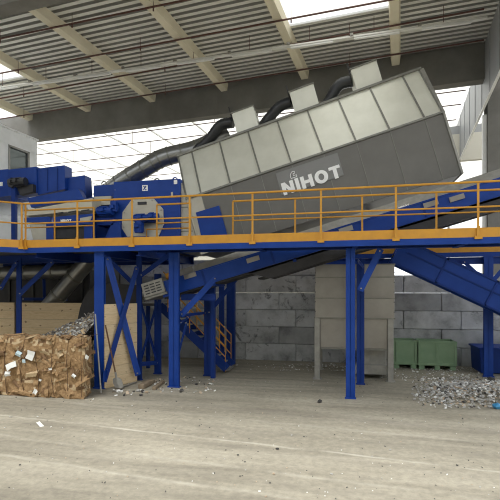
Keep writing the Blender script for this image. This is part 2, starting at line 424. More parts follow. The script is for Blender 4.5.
# ------------------------------------------------------------------ elevated steel walkway
ZD = 3.60                     # deck level
walk = thing('steel_walkway', 'long blue steel walkway on columns with yellow handrails and yellow kick plate', 'walkway', (0,10.6,0))
XL = -8.06; XR = 6.6; YF = 10.2; YI = 11.05; XB = -4.75
E = Vector((-9.5, 8.76, 0))
def P(mb, name, mat, label=None, bevel=0): return mb.build(name, mat, walk, bevel, None, label)
m = MB(); m.box(XL, XR, YF+.02, YI, ZD-.04, ZD)
P(m, 'deck', 'grate')
m = MB(); m.prism([(XL,YF+.02,ZD-.04),(XB,YF+.02,ZD-.041),(XB,14.3,ZD-.041),(-12.5,14.3,ZD-.041),(-12.5,11.8,ZD-.041),(E.x,E.y+.03,ZD-.041)], (0,0,.04)); P(m, 'deck', 'grate')
def ibeam(p0, p1, h, w):      # I-section along a line, top at p.z
    mb = MB(); p0 = Vector(p0); p1 = Vector(p1); d = Vector((0,0,1))
    mb.bar(p0-d*.01, p1-d*.01, w, .02); mb.bar(p0-d*(h-.01), p1-d*(h-.01), w, .02); mb.bar(p0-d*h/2, p1-d*h/2, .014, h-.04)
    return mb
def fascia(p0, p1, y, full=True):
    m = MB(); m.bar((p0[0],p0[1],3.502), (p1[0],p1[1],3.502), .04, .135); P(m, 'edge_beam', 'blue', 'blue edge beam')
    m = MB(); m.bar((p0[0],p0[1],3.67), (p1[0],p1[1],3.67), .02, .20); P(m, 'kick_plate', 'yellow', 'yellow kick plate')
fascia((XL,YF), (XR,YF), YF); fascia((E.x,E.y), (XL,YF), 0)
fascia((-2.85,14.2), (XR,14.2), 0)
P(ibeam((-2.85,14.3,3.43), (XR,14.3,3.43), .20, .14), 'edge_beam', 'blue')
P(ibeam((-12,12.2,3.55), (XB,12.2,3.55), .24, .16), 'cross_beam', 'blue2')
P(ibeam((-12,13.9,3.55), (XB,13.9,3.55), .24, .16), 'cross_beam', 'blue2')
for x in (-7.8, -5.85, XB-.15): P(ibeam((x,10.3,3.54), (x,14.2,3.54), .22, .14), 'cross_beam', 'blue2')
for x in (-1.9, .33, 2.6, 4.9): P(ibeam((x,10.25,3.54), (x,YI+.2,3.54), .10, .12), 'cross_beam', 'blue2')
P(ibeam((XB,YI+.06,3.56), (XR,YI+.06,3.56), .11, .10), 'edge_beam', 'blue2')
def hcol(u, y, w, zt, plate=True, mat='blue'):
    c = atY(u, 300, y); x = c.x; mb = MB()
    d = w*.35
    mb.box(x-w/2, x+w/2, y, y+.018, -.03, zt); mb.box(x-w/2, x+w/2, y+d-.018, y+d, -.03, zt); mb.box(x-.01, x+.01, y, y+d, -.03, zt)
    o = P(mb, 'column', mat)
    if plate:
        b = MB(); b.box(x-w*.6, x+w*.6, y-.03, y+d+.03, -.03, -.008)
        for sx in (-1,1): b.tube([(x+sx*w*.52,y-.015,-.02),(x+sx*w*.52,y-.015,.012)], .016, 6)
        b.build('base_plate', mat, o)
    return x
c1 = hcol(98.7, 10.3, .265, 3.43); c2 = hcol(174.2, 10.85, .27, 3.43); c3 = hcol(352.7, 10.6, .21, 3.43)
c3b = hcol(361.3, 12.25, .20, 3.3, True, 'blue2'); c4 = hcol(138.4, 11.5, .15, 3.4, True, 'blue2'); c5 = hcol(156.6, 12.45, .20, 2.95, True, 'blue2')
c6 = hcol(207.5, 12.5, .22, 3.0, True, 'blue2'); c7 = hcol(227.6, 14.5, .15, 3.4, True, 'blue2'); c8 = hcol(220.5, 14.1, .17, 3.35, True, 'blue2')
c9 = hcol(487.5, 14.1, .25, 3.43); c10 = hcol(15.5, 11.5, .15, 3.4, True, 'blue2'); c11 = hcol(-14, 11.5, .2, 3.4)
def brace(p, q, w=.10, mat='blue', name='brace', bolts=True):
    mb = MB(); p, q = Vector(p), Vector(q); mb.bar(p, q, .012, w, (0,0,1)); mb.bar(p+Vector((0,.03,0)), q+Vector((0,.03,0)), .06, .015, (0,0,1))
    o = P(mb, name, mat)
    if bolts:
        b = MB(); d = (q-p).normalized()
        for k in (p+d*.06, q-d*.06): b.tube([k+Vector((0,-.03,0)), k+Vector((0,.02,0))], .02, 6)
        b.build('bolt', 'legsteel', o)
def flatbrace(p, q, w, mat):     # angle iron standing in the depth direction
    mb = MB(); p, q = Vector(p), Vector(q); d = (q-p).normalized(); a = Vector((1,0,0)); n = d.cross(a).normalized()*w/2
    t = Vector((.014,0,0)); mb.hexa([p-n,p-n+t,p+n+t,p+n,q-n,q-n+t,q+n+t,q+n])
    mb.bar(p-n+Vector((.04,0,0)), q-n+Vector((.04,0,0)), .08, .012, (0,0,1))
    P(mb, 'brace', mat)
# braced bay between the front column and the one behind it (left of the middle)
def dep(x, y, z): return Vector((x, y, z))
xb = c1+.13
def on(u0, v0, y): return atY(u0, v0, y)
brace(on(107,258,10.45), on(138,377,11.15), .17, 'blue'); brace(on(104,384,10.30), on(137,268,11.1), .14, 'blue2')
brace(on(106,258,10.6), on(133,285,11.4), .12, 'blue2'); brace(on(104.5,384,10.28), on(105.5,372,10.28), .2, 'blue', 'gusset_plate', False)
brace(on(139,300,11.6), on(157,367,12.5), .08, 'blue2'); brace(on(139,366,11.6), on(157,300,12.5), .08, 'blue2')
brace(on(138,366,11.6), on(158,364,12.5), .12, 'blue2', 'cross_bar')
brace(on(181,317,11.1), on(217.5,278,11.3), .15, 'blue'); brace(on(140,277,11.35), on(172,254,10.9), .13, 'blue2')
brace(on(208,315,12.3), on(243,272,12.2), .12, 'blue2'); brace(on(180,317,11.1), on(206,314,12.5), .08, 'blue2', 'cross_bar')
brace(on(180,325,11.1), on(190,318,11.5), .05, 'blue2'); brace(on(173,378,10.95), on(187,322,11.4), .05, 'blue2')
brace(on(362,292,10.75), on(383,250,10.75), .15, 'blue'); brace(on(360,262,10.9), on(364,268,12.2), .1, 'blue2', 'cross_bar')
brace(on(16,296,11.4), on(51,262,11.4), .15, 'blue2'); brace(on(-3,290,11.4), on(14,262,11.4), .12, 'blue2')
brace(on(489,285,14.15), on(512,258,14.15), .12, 'blue'); brace(on(486,284,14.15), on(462,262,14.15), .1, 'blue2')
brace(on(18,300,13.5), on(60,300,13.5), .1, 'blue2', 'cross_bar')
for u in (40, 62): brace(on(u,262,13.6), on(u+1,302,13.6), .14, 'blue2', 'cross_bar', False)
# handrails
def handrail(pts, posts, zt, zm, post_mat='yellow', corner=True, clamp=True, ends=False):
    root = MB().tube([Vector((p[0],p[1],zt)) for p in pts], .024, 10)
    o = P(root, 'handrail', 'yellow')
    MB().tube([Vector((p[0],p[1],zm)) for p in pts], .019, 10).build('mid_rail', 'yellow', o)
    for (x, y) in posts:
        b = MB(); b.box(x-.022, x+.022, y-.006, y+.012, 3.6, zt)
        if clamp:
            b.box(x-.075, x+.075, y-.035, y-.01, 3.53, 3.60); b.box(x-.03, x+.03, y-.03, y-.004, 3.56, 3.80)
        b.build('post', 'yellow', o)
    return o
fy = YF-.02
fr = [76.7, 132.5, 191, 254.6, 323.5, 398.6, 480.5, 575]
posts = [(atY(u,220,fy).x, fy) for u in fr]+[(XL+.02, fy)]
handrail([(E.x,E.y), (XL,fy), (XR,fy)], posts+[(-8.09,10.10), (-8.9,9.3)], 4.72, 4.20)
iy = 11.05
for us, u0, u1 in (([52.8, 92.8], 22, 93), ([157, 191], 157, 191), ([234, 296.7, 364, 438, 520], 234, 560)):
    ps = [(atY(u,220,iy).x, iy) for u in us]
    handrail([(atY(u0,220,iy).x,iy), (atY(u1,220,iy).x,iy)], ps, 4.72, 4.23, clamp=False)
iy2 = 11.2
m = MB(); a = atY(146.5,229,iy2); b = atY(191,226,iy2); m.tube([(a.x,iy2,3.6),(a.x,iy2,4.1),(b.x,iy2,4.1)], .02, 8); P(m, 'gate_rail', 'yellow')

# ------------------------------------------------------------------ inclined conveyor
CA = math.atan(.287); cs, sn = math.cos(CA), math.sin(CA)
def CV(s, y, t): return Vector((-4.81+cs*s-sn*t, y, 2.69+sn*s+cs*t))
conv = thing('inclined_conveyor', 'long blue inclined belt conveyor rising from under the walkway to upper right', 'conveyor', (-4.8,11.9,0))
for y0 in (11.35, 12.27):
    m = MB(); m.fbox(CV, 0, 11.5, y0, y0+.07, -.40, 0); m.fbox(CV, 0, 11.5, y0-.02, y0+.09, -.02, .01); m.fbox(CV, 0, 11.5, y0-.02, y0+.09, -.41, -.385)
    m.build('side_panel', 'blue', conv)
for k in range(6):
    m = MB(); m.fbox(CV, 1.2+1.9*k, 1.26+1.9*k, 11.335, 11.35, -.39, -.01); m.build('panel_joint', 'blue2', conv)
m = MB(); m.fbox(CV, -.3, 11.5, 11.45, 12.24, -.10, -.06); m.build('belt', 'rubber', conv)
m = MB(); m.fbox(CV, 0, 11.5, 11.40, 12.30, -.46, -.40); m.fbox(CV, 2.6, 11.5, 11.45, 12.25, -.66, -.62); m.build('return_belt', 'rubber', conv)
for y0 in (11.40, 12.24):
    m = MB(); m.hexa([CV(2.4,y0,-.42),CV(11.5,y0,-.42),CV(11.5,y0+.05,-.42),CV(2.4,y0+.05,-.42),CV(2.9,y0,-.72),CV(11.5,y0,-.66),CV(11.5,y0+.05,-.66),CV(2.9,y0+.05,-.72)])
    m.build('belly_guard', 'dark', conv)
m = MB(); m.hexa([CV(1.0,11.40,.01),CV(11.5,11.40,.01),CV(11.5,11.43,.01),CV(1.0,11.43,.01),CV(1.0,11.50,.20),CV(11.5,11.55,.24),CV(11.5,11.58,.24),CV(1.0,11.53,.20)])
m.build('cover_sheet', 'legsteel', conv, 0, None, 'pale grey cover sheet')
m = MB(); m.fbox(CV, -.50, .12, 11.28, 12.42, -.27, .11)
hd = m.build('drive_cover', 'legsteel', conv, .01, None, 'pale grey vented drive cover')
for r in range(4):
    for c in range(3):
        m = MB(); m.fbox(CV, -.43+.17*c, -.30+.17*c, 11.272, 11.283, -.21+.072*r, -.18+.072*r); m.build('vent_slot', 'dark', hd)
m = MB(); m.fbox(CV, -.50, .15, 11.30, 12.40, -.34, -.28); m.build('head_frame', 'galv_flange', conv)
m = MB(); m.tube([CV(.15,11.6,.14), CV(.55,11.6,.14)], .09, 12); m.build('motor', 'yellow', conv, 0, None, 'small yellow motor')
m = MB(); m.fbox(CV, .5, .95, 11.5, 11.8, .02, .2); m.build('gearbox', 'legsteel', conv)
for u, v in ((190,275.8), (253,259.5), (346,229.5), (431,204), (457,198)):
    p = atY(u, v, 11.33); s = (p.x+4.81)*cs+(p.z-2.69)*sn; t = -(p.x+4.81)*sn+(p.z-2.69)*cs
    m = MB(); m.fbox(CV, s-.17, s+.17, 11.325, 11.345, t-.055, t+.065); m.build('nameplate', 'steel', conv, 0, None, 'small steel nameplate')
p = atY(399, 209.2, 11.33); ws = (p.x+4.81)*cs+(p.z-2.69)*sn; wt = -(p.x+4.81)*sn+(p.z-2.69)*cs
CONV_WORD = (ws, wt)
for s in (1.4, 3.6, 6.2, 8.8):
    m = MB(); m.fbox(CV, s, s+.08, 11.36, 12.34, -.50, -.43); m.build('cross_member', 'blue2', conv)
for x, y in ((-3.6, 12.32), (6.5,12.2)):
    zt = 2.69+(x+4.81)*.287-.42
    m = MB(); m.box(x-.06, x+.06, y-.06, y+.06, 0, zt); m.build('leg', 'blue2', conv)
m = MB(); p, q = atY(181,297,11.5), atY(204,297,11.5); m.box(p.x, q.x+.3, 11.5, 11.62, 2.22, 2.40); m.build('cross_beam', 'blue2', conv)

# ------------------------------------------------------------------ air separator housing
BA = math.radians(15.7); bc, bs = math.cos(BA), math.sin(BA)
def BX(s, y, t): return Vector((bc*s-bs*t, y, bs*s+bc*t))
def toBX(u, v, y=12.4):
    p = atY(u, v, y); return p.x*bc+p.z*bs, -p.x*bs+p.z*bc
S0, S1, T0, T1, T2 = -2.86, 4.36, 4.46, 6.14, 7.65
Y0, Y1, Y2 = 12.4, 13.0, 14.9
sep = thing('air_separator', 'huge tilted grey sheet metal separator housing with white lettering above the walkway', 'machine', (0,13.6,0))
m = MB(); m.prism([BX(S0+.03,Y0+.03,T0),BX(S0+.03,Y0+.03,T1),BX(S0+.03,Y1+.03,T2-.03),BX(S0+.03,Y2,T2-.03),BX(S0+.03,Y2,T0)], BX(S1-.03,0,0)-BX(S0+.03,0,0))
m.build('housing', 'taupe', sep)
sw = (S1-S0)/8; seams = [S0]+[S0+sw*(.5+k) for k in range(8)]+[S1]
for a, b in zip(seams, seams[1:]):
    m = MB(); m.hexa([BX(a,Y0,T0),BX(b,Y0,T0),BX(b,Y0+.04,T0),BX(a,Y0+.04,T0),BX(a,Y0,T1),BX(b,Y0,T1),BX(b,Y0+.04,T1),BX(a,Y0+.04,T1)])
    m.build('side_panel', 'housing' if a == S0 else 'taupe', sep, .006)
    m = MB(); sl = -.08
    m.hexa([BX(a,Y0,T1),BX(b,Y0,T1),BX(b,Y0+.04,T1-.02),BX(a,Y0+.04,T1-.02),BX(a+sl,Y1,T2),BX(b+sl,Y1,T2),BX(b+sl,Y1+.04,T2-.02),BX(a+sl,Y1+.04,T2-.02)])
    m.build('sloped_panel', 'galv', sep, .004, None, 'bright galvanised sloped panel')
    for k in range(3):
        q = random.uniform(.15,.85), random.uniform(.15,.85)
for a in seams:
    m = MB(); w = .022
    m.hexa([BX(a-w,Y0-.03,T1),BX(a+w,Y0-.03,T1),BX(a+w,Y0+.03,T1),BX(a-w,Y0+.03,T1),BX(a-w-.08,Y1-.03,T2),BX(a+w-.08,Y1-.03,T2),BX(a+w-.08,Y1+.03,T2),BX(a-w-.08,Y1+.03,T2)])
    m.build('flange', 'galv_flange', sep)
    m = MB(); m.fbox(BX, a-.008, a+.008, Y0-.012, Y0+.01, T0, T1); m.build('seam', 'galv_flange', sep)
m = MB(); m.fbox(BX, S0-.03, S1+.05, Y0-.05, Y0+.03, T1-.025, T1+.025); m.build('flange', 'galv_flange', sep)
m = MB(); m.fbox(BX, S0-.12, S1-.02, Y1-.06, Y1+.06, T2-.01, T2+.05); m.build('flange', 'galv_flange', sep)
m = MB(); m.fbox(BX, S0-.08, S1-.06, Y1+.02, Y2, T2, T2+.02); m.build('roof_sheet', 'galv', sep)
m = MB()
m.hexa([BX(S1,Y0-.04,T0),BX(S1+.05,Y0-.04,T0),BX(S1+.05,Y2,T0),BX(S1,Y2,T0),BX(S1,Y0-.04,T1),BX(S1+.05,Y0-.04,T1),BX(S1+.05,Y2,T1),BX(S1,Y2,T1)])
m.hexa([BX(S1,Y0-.04,T1),BX(S1+.05,Y0-.04,T1),BX(S1+.05,Y2,T1),BX(S1,Y2,T1),BX(S1-.06,Y1-.04,T2),BX(S1+.04,Y1-.04,T2),BX(S1+.04,Y2,T2),BX(S1-.06,Y2,T2)])
m.build('end_flange', 'legsteel', sep)
m = MB(); m.fbox(BX, S0-.02, S0+.03, Y0-.02, Y2, T0, T1); m.build('end_flange', 'housing', sep)
# plaque and lettering
pq = [toBX(*q) for q in ((274.6,176),(337,151),(343.5,174.7),(283.7,195.5))]
ps0 = (pq[0][0]+pq[3][0])/2; ps1 = (pq[1][0]+pq[2][0])/2; pt1 = (pq[0][1]+pq[1][1])/2; pt0 = (pq[2][1]+pq[3][1])/2
m = MB(); m.fbox(BX, ps0, ps1, Y0-.025, Y0-.005, pt0, pt1); plaque = m.build('sign_plate', 'plaque', sep, 0, None, 'lighter grey plate with white lettering')
def letter(ch):
    if ch == 'N': return [[(0,0),(.27,0),(.27,1),(0,1)], [(.62,0),(.89,0),(.89,1),(.62,1)], [(.02,1),(.29,1),(.87,0),(.60,0)]], .89
    if ch == 'I': return [[(0,0),(.27,0),(.27,1.03),(0,1.03)]], .27
    if ch == 'H': return [[(0,0),(.27,0),(.27,1),(0,1)], [(.60,0),(.87,0),(.87,1),(.60,1)], [(.2,.38),(.67,.38),(.67,.63),(.2,.63)]], .87
    if ch == 'T': return [[(.265,0),(.535,0),(.535,.9),(.265,.9)], [(0,.76),(.8,.76),(.8,1),(0,1)]], .80
    if ch == 'O':
        n = 28; qs = []
        for k in range(n):
            a, b = 2*math.pi*k/n, 2*math.pi*(k+1)/n
            qs.append([(.48+.48*math.cos(a),.5+.53*math.sin(a)),(.48+.48*math.cos(b),.5+.53*math.sin(b)),(.48+.20*math.cos(b),.5+.27*math.sin(b)),(.48+.20*math.cos(a),.5+.27*math.sin(a))])
        return qs, .96
def word(text, fn, s, t, h, y, parent, total, dep=.012):
    ws = [letter(c)[1] for c in text]; gap = .13; k = total/(sum(ws)+gap*(len(text)-1))
    for i, c in enumerate(text):
        polys, w = letter(c); m = MB()
        for j, q in enumerate(polys):
            yo = y-.0006*(j % 3)
            m.prism([fn(s+p[0]*k, yo, t+p[1]*h) for p in q], (0,dep,0))
        m.build('letter', 'letter', parent); s += (w+gap)*k
ls, lt = toBX(284.2, 195.8); le, _ = toBX(342.6, 177)
lh = .345
word('NIHOT', BX, ls, lt, lh, Y0-.04, plaque, le-ls)
word('NIHOT', CV, CONV_WORD[0], CONV_WORD[1], .06, 11.337, conv, .26)
gs, gt = toBX(291.2, 178.8); k = .028     # small outline emblem over the lettering
em = MB()
for p, q in (((0,0),(0,3)),((0,3),(2,6)),((2,6),(5,6)),((5,6),(5,4)),((5,4),(3,4)),((3,4),(3,2)),((3,2),(6,2)),((6,2),(6,0)),((6,0),(0,0))):
    em.bar(BX(gs+p[0]*k,Y0-.032,gt+p[1]*k), BX(gs+q[0]*k,Y0-.032,gt+q[1]*k), .014, .014, (0,1,0))
em.build('emblem', 'letter', plaque)
# blue access hatch
hq = [toBX(*q, 12.36) for q in ((195.8,212.5),(219,205.5),(227.7,236.3),(202,240))]
m = MB(); m.prism([BX(s, Y0-.05, t) for s, t in hq], (0,.04,0)); m.build('access_hatch', 'blue', sep, .006, None, 'flat blue access hatch')
# inlet boxes on the roof
for ua, va, ub, vb, uc, vc in ((231.5,113.5,253,106,237,135), (289,91.5,313.5,84.5,296,113), (350.5,69.5,376.5,60.5,357,91)):
    yb = 13.08
    a, b, c = toBX(ua,va,yb), toBX(ub,vb,yb), toBX(uc,vc,yb)
    w = b[0]-a[0]; tt = (a[1]+b[1])/2
    m = MB(); m.fbox(BX, a[0], b[0], yb, yb+.75, T2, tt); o = m.build('inlet_box', 'galv', sep, .01)
    m = MB(); m.fbox(BX, a[0]-.03, b[0]+.02, yb-.03, yb+.78, tt, tt+.03); m.build('lid', 'galv_flange', o)
    m = MB(); m.fbox(BX, a[0]-.05, a[0]-.02, yb+.05, yb+.08, tt-.1, tt+.25); m.build('rod', 'dark', o)
# supports under the housing
for x, y in ((atY(232,300,14.75).x,14.75),(.9,14.6)):
    zt = T0/bc+math.tan(BA)*x
    m = MB(); m.box(x-.1, x+.1, y-.1, y+.1, 0, zt); m.build('leg', 'blue2', sep)
# pale inlet housing between drum and separator
m = MB(); m.prism([(-4.64,12.5,3.6),(-4.06,12.5,3.6),(-4.50,12.5,5.25),(-4.64,12.5,5.7)], (0,1.6,0)); ih = m.build('inlet_housing', 'housing', sep, .008, None, 'pale grey inlet housing')
for k in range(4):
    m = MB(); m.box(-4.62, -4.2-.07*k, 12.485, 12.5, 3.85+.35*k, 3.88+.35*k); m.build('rib', 'galv_flange', ih)

# ducts
pts = [atY(100,200,13.6), atY(118,184,13.6), atY(148,166,13.6), atY(163,157,13.7), atY(197,150,13.9), atY(228,134,14.15)]
duct = thing('air_duct', 'fat round steel air duct rising over the blue drum machine to the grey housing', 'duct', (pts[1].x, 13.6, 3.6))
path = bevel_path(pts, .5, 6)
MB().tube(path, .29, 20).build('pipe', 'duct', duct)
for i in range(1, len(path)-1, 3):
    d = (path[i+1]-path[i-1]).normalized(); MB().tube([path[i]-d*.025, path[i]+d*.025], .305, 20).build('collar', 'galv_flange', duct)
def ribbed(name, pts, r, label, group=None, mat='hose', rr=.7):
    path = bevel_path(pts, rr, 8); dense = []
    for a, b in zip(path, path[1:]):
        n = max(1, int((b-a).length/.035))
        for k in range(n): dense.append(a.lerp(b, k/n))
    dense.append(path[-1])
    o = MB().tube(dense, [r*(1 if i % 2 else .93) for i in range(len(dense))], 16).build(name, mat)
    return tag(o, label, 'hose', group)
for (p0, p1, p2, p3), lab in (
    (((196,151),(209,141),(220,124),(233,122.5)), 'black ribbed hose curving into the left one of three roof boxes on the housing'),
    (((256,135),(266,122),(279,106),(291,102)), 'black ribbed hose curving into the middle one of three roof boxes on the housing'),
    (((317,115),(328,103),(338,84),(352,81)), 'black ribbed hose curving into the right one of three roof boxes on the housing')):
    ribbed('flexible_hose', [atY(*p0,13.75), atY(*p1,13.6), atY(*p2,13.5), atY(*p3,13.45)], .17, lab, 'hoses over the separator')
# long trunk pipe along the back of the roof feeding the hoses
pts = [BX(S0+.5,14.3,T2+.12), BX(S1-1.3,14.3,T2+.12)]
o = MB().tube(pts, .11, 14).build('trunk_pipe', 'hose'); tag(o, 'dark trunk pipe lying along the roof of the tilted housing behind the roof boxes', 'pipe')

# ------------------------------------------------------------------ blue drum machine on the deck
drum = thing('drum_machine', 'big blue boxed drum machine with pale octagonal cover and blue motors on the deck', 'machine', (-5.7,13.2,ZD))
a, b = atY(113.5,183,12.4), atY(180,177,12.4)
m = MB(); m.box(a.x, b.x, 12.4, 14.2, ZD, 5.74); bodyd = m.build('housing', 'blue', drum, .015)
c = atY(93.5,182,12.6); 
m = MB(); m.box(c.x, a.x-.01, 12.6, 14.1, 4.55, 5.72); m.box(c.x-.12, a.x-.01, 12.7, 14.0, ZD, 4.56); m.build('side_housing', 'blue', drum, .012)
m = MB(); p, q = atY(95,197,12.55), atY(112,205,12.55); m.box(p.x, q.x, 12.5, 12.6, q.z, p.z); m.build('inspection_panel', 'housing', drum, .006, None, 'pale grey inspection panel')
oc = [(131.5,199.5),(153,198),(163,209),(163.5,224),(157,240),(130,241),(121.5,228),(122.5,212)]
m = MB(); m.prism([atY(u,v,12.36) for u, v in oc], (0,.04,0)); cov = m.build('cover_plate', 'housing', drum, .006, None, 'pale octagonal cover plate')
m = MB(); p = atY(142,203.5,12.34); m.box(p.x-.14, p.x+.14, 12.335, 12.36, p.z-.03, p.z+.05); m.build('handle', 'dark', cov)
for k in range(8):
    u, v = oc[k]; p = atY(142.5+(u-142.5)*.9, 219+(v-219)*.9, 12.34); m = MB(); m.tube([(p.x,12.34,p.z),(p.x,12.365,p.z)], .02, 6); m.build('bolt', 'legsteel', cov)
def motor(cx, cy, cz, L, r, axis, parent, mat='blue', name='motor'):
    ax = Vector((1,0,0)) if axis == 'x' else (Vector((0,0,1)) if axis == 'z' else Vector((0,1,0)))
    c = Vector((cx,cy,cz)); m = MB(); m.tube([c-ax*L/2, c+ax*L/2], r, 16)
    for k in range(8):
        an = 2*math.pi*k/8; e = (Vector((0,1,0)) if axis != 'y' else Vector((1,0,0))); f = ax.cross(e)
        d = e*math.cos(an)+f*math.sin(an); m.bar(c-ax*L*.4+d*(r+.012), c+ax*L*.3+d*(r+.012), .012, .03, d)
    o = m.build(name, mat, parent)
    MB().tube([c+ax*L/2, c+ax*(L/2+.08)], r*1.08, 16).build('fan_cover', mat, o)
    m = MB(); p = c+Vector((0,-r-.03,.02)); m.box(p.x-.06,p.x+.06,p.y-.03,p.y+.05,p.z-.05,p.z+.05); m.build('terminal_box', mat, o)
    return o
p = atY(141,218,12.1); motor(p.x, 12.1, p.z, .42, .10, 'x', drum)
p = atY(139,227,12.1); motor(p.x, 12.1, p.z, .34, .12, 'z', drum)
p = atY(152,217,12.15); motor(p.x, 12.15, p.z, .2, .11, 'x', drum)
m = MB(); p = atY(146,219,12.2); m.box(p.x-.3, p.x+.25, 12.2, 12.37, p.z-.1, p.z+.06); m.build('motor_bracket', 'blue2', drum)
m = MB(); p = atY(138,238,12.2); m.box(p.x-.3, p.x+.4, 12.0, 12.4, ZD, p.z+.02); m.build('motor_bracket', 'blue2', drum)
p = atY(104,211,12.2); motor(p.x, 12.2, p.z, .40, .12, 'x', drum); p = atY(114,208,12.25); motor(p.x, 12.25, p.z, .22, .10, 'z', drum)
m = MB(); p = atY(108,218,12.3); m.box(p.x-.35, p.x+.2, 12.25, 12.7, p.z-.22, p.z); m.build('motor_bracket', 'blue2', drum)
m = MB(); p, q = atY(97,240,12.2), atY(122,222,12.2); m.prism([(p.x,12.25,ZD),(q.x,12.25,ZD),(q.x-.1,12.25,q.z),(p.x+.45,12.25,q.z)], (0,.2,0)); m.build('foot', 'blue', drum, .01)
# emblem plate
p = atY(145,188,12.39); m = MB(); m.box(p.x-.085, p.x+.085, 12.385, 12.401, p.z-.085, p.z+.085); el = m.build('emblem_plate', 'letter', drum, 0, None, 'small white emblem plate')
m = MB()
for s1, s2 in (((-.5,-.6),(.4,.6)),((-.5,.6),(.1,.1)),((.1,-.6),(.55,-.6))): m.bar((p.x+s1[0]*.09,12.383,p.z+s1[1]*.09),(p.x+s2[0]*.09,12.383,p.z+s2[1]*.09), .03, .01, (0,1,0))
m.build('emblem_mark', 'blue', el)
p = atY(175.5,182,12.39); m = MB(); m.box(p.x-.05, p.x+.05, 12.385, 12.401, p.z-.06, p.z+.06); m.build('sticker', 'letter', drum, 0, None, 'small white sticker')
p = atY(172,194,12.39); m = MB(); m.box(p.x-.03, p.x+.03, 12.385, 12.401, p.z-.06, p.z+.06); m.build('sticker', 'housing', drum)
for u in (104, 157, 175):
    p = atY(u, 180, 12.7); m = MB()
    ring = [Vector((p.x+.075*math.cos(t*math.pi/8), 12.7, 5.78+.075*math.sin(t*math.pi/8))) for t in range(17)]
    m.tube(ring, .02, 6, False); m.build('lifting_eye', 'blue' if u == 175 else 'legsteel', drum)
m = MB()
for k in range(6): m.tube([(a.x+.05, 12.395, 3.9+.32*k), (a.x+.05, 12.405, 3.9+.32*k)], .014, 6)
m.build('bolt', 'legsteel', drum)

# ------------------------------------------------------------------ feed conveyor at upper left
feed = thing('feed_conveyor', 'blue hooded feed conveyor high at the left edge with dark drive motor', 'conveyor', (-8.2,12.9,ZD))
def pxprism(pts, y, d, name, mat, parent, bevel=.01, label=None):
    m = MB(); m.prism([atY(u,v,y) for u, v in pts], (0,d,0)); return m.build(name, mat, parent, bevel, None, label)
pxprism([(-25,172),(8,169),(8,196),(-25,200)], 12.7, 1.0, 'hood', 'blue', feed)
pxprism([(8,169.5),(36.5,166.5),(36.5,193),(8,196)], 12.6, .4, 'hood', 'blue', feed)
hd = pxprism([(37,168.5),(64.5,165),(65,189),(37.5,195)], 12.65, .4, 'hood', 'blue', feed)
for u in (47.5, 57.5):
    p, q = atY(u,168,12.64), atY(u,191,12.64); m = MB(); m.box(p.x-.012, p.x+.012, 12.63, 12.66, q.z, p.z); m.build('seam', 'blue2', hd)
pxprism([(65,178),(84.5,175),(86,199),(65,202)], 12.8, .4, 'hood', 'blue', feed)
pxprism([(27,198),(78,188.5),(84,199),(31,207.5)], 12.45, .25, 'chute', 'blue', feed)
pxprism([(78,199.5),(93,197),(93,199),(78,202)], 12.7, .4, 'chute', 'blue', feed)
p = atY(19,182,12.35); motor(p.x-.05, 12.35, p.z, .42, .12, 'x', feed, 'motor')
p = atY(12.5,183,12.35); motor(p.x, 12.38, p.z, .2, .14, 'y', feed, 'motor', 'gearbox')
pxprism([(16,186),(33,184),(33,192),(20,195)], 12.45, .15, 'motor_bracket', 'dark', feed)
p = atY(13.2,200,12.4); q = atY(13.2,186,12.4); m = MB(); m.box(p.x-.075, p.x+.075, 12.4, 12.5, ZD, q.z); m.build('post', 'blue2', feed)
p = atY(1,184,12.69); m = MB(); m.box(p.x-.12, p.x+.06, 12.685, 12.701, p.z-.06, p.z+.06); m.build('sticker', 'letter', feed, 0, None, 'small white sticker')
for u in (-15, 60): 
    p = atY(u, 200, 13.3); m = MB(); m.box(p.x-.06, p.x+.06, 13.25, 13.35, ZD, 4.9); m.build('post', 'blue2', feed)

# feeder under it, with beige cover and blue side plate
fd = thing('vibrating_feeder', 'low beige covered feeder with blue side plates standing on the deck at left', 'feeder', (-6.9,12.2,ZD))
pxprism([(27,210),(92,198),(92,210),(24,216)], 12.0, .9, 'cover', 'beige', fd, .008, 'beige sheet cover')
for u in (55,68,81): pxprism([(u,213-(u-55)*.1),(u+8,211.7-(u-55)*.1),(u+8,212.9-(u-55)*.1),(u,214.2-(u-55)*.1)], 11.98, .02, 'slot', 'dark', fd, 0)
sd = pxprism([(52,217),(92,213.5),(92,224),(52,226.5)], 11.9, .1, 'side_plate', 'blue', fd)
pxprism([(24,217.5),(50,216.5),(50,223),(24,222)], 11.92, .1, 'side_plate', 'blue', fd)
pxprism([(29,223),(48,222),(47,240),(33,240)], 12.0, .5, 'hopper', 'housing', fd)
pxprism([(46,222),(53,222),(53,242),(46,242)], 11.95, .2, 'leg', 'blue', fd); pxprism([(84,222),(92,222),(92,242),(84,242)], 11.95, .2, 'leg', 'blue', fd)
pxprism([(53,226),(84,225),(84,238),(53,239)], 12.05, .6, 'tray', 'dark', fd)
pxprism([(80,218),(92,216),(90,220.5),(80,222)], 11.88, .02, 'label_plate', 'housing', fd, 0)
p, q = atY(60.8,222.4,11.9), atY(71.4,221.6,11.9)
word('NIHOT', lambda s, y, t: Vector((s, y, t)), p.x, p.z, .085, 11.888, sd, q.x-p.x, .01)
pl = thing('chute_panel', 'glossy white sheet metal chute at the left edge behind the yellow rail', 'chute', (-9.3,12.6,ZD))
pxprism([(-30,196),(24,203),(30,212),(18,216),(-30,212)], 13.4, .05, 'sheet', 'white', pl); pxprism([(-30,217),(22,220),(22,240),(-30,240)], 13.2, .6, 'body', 'white', pl)

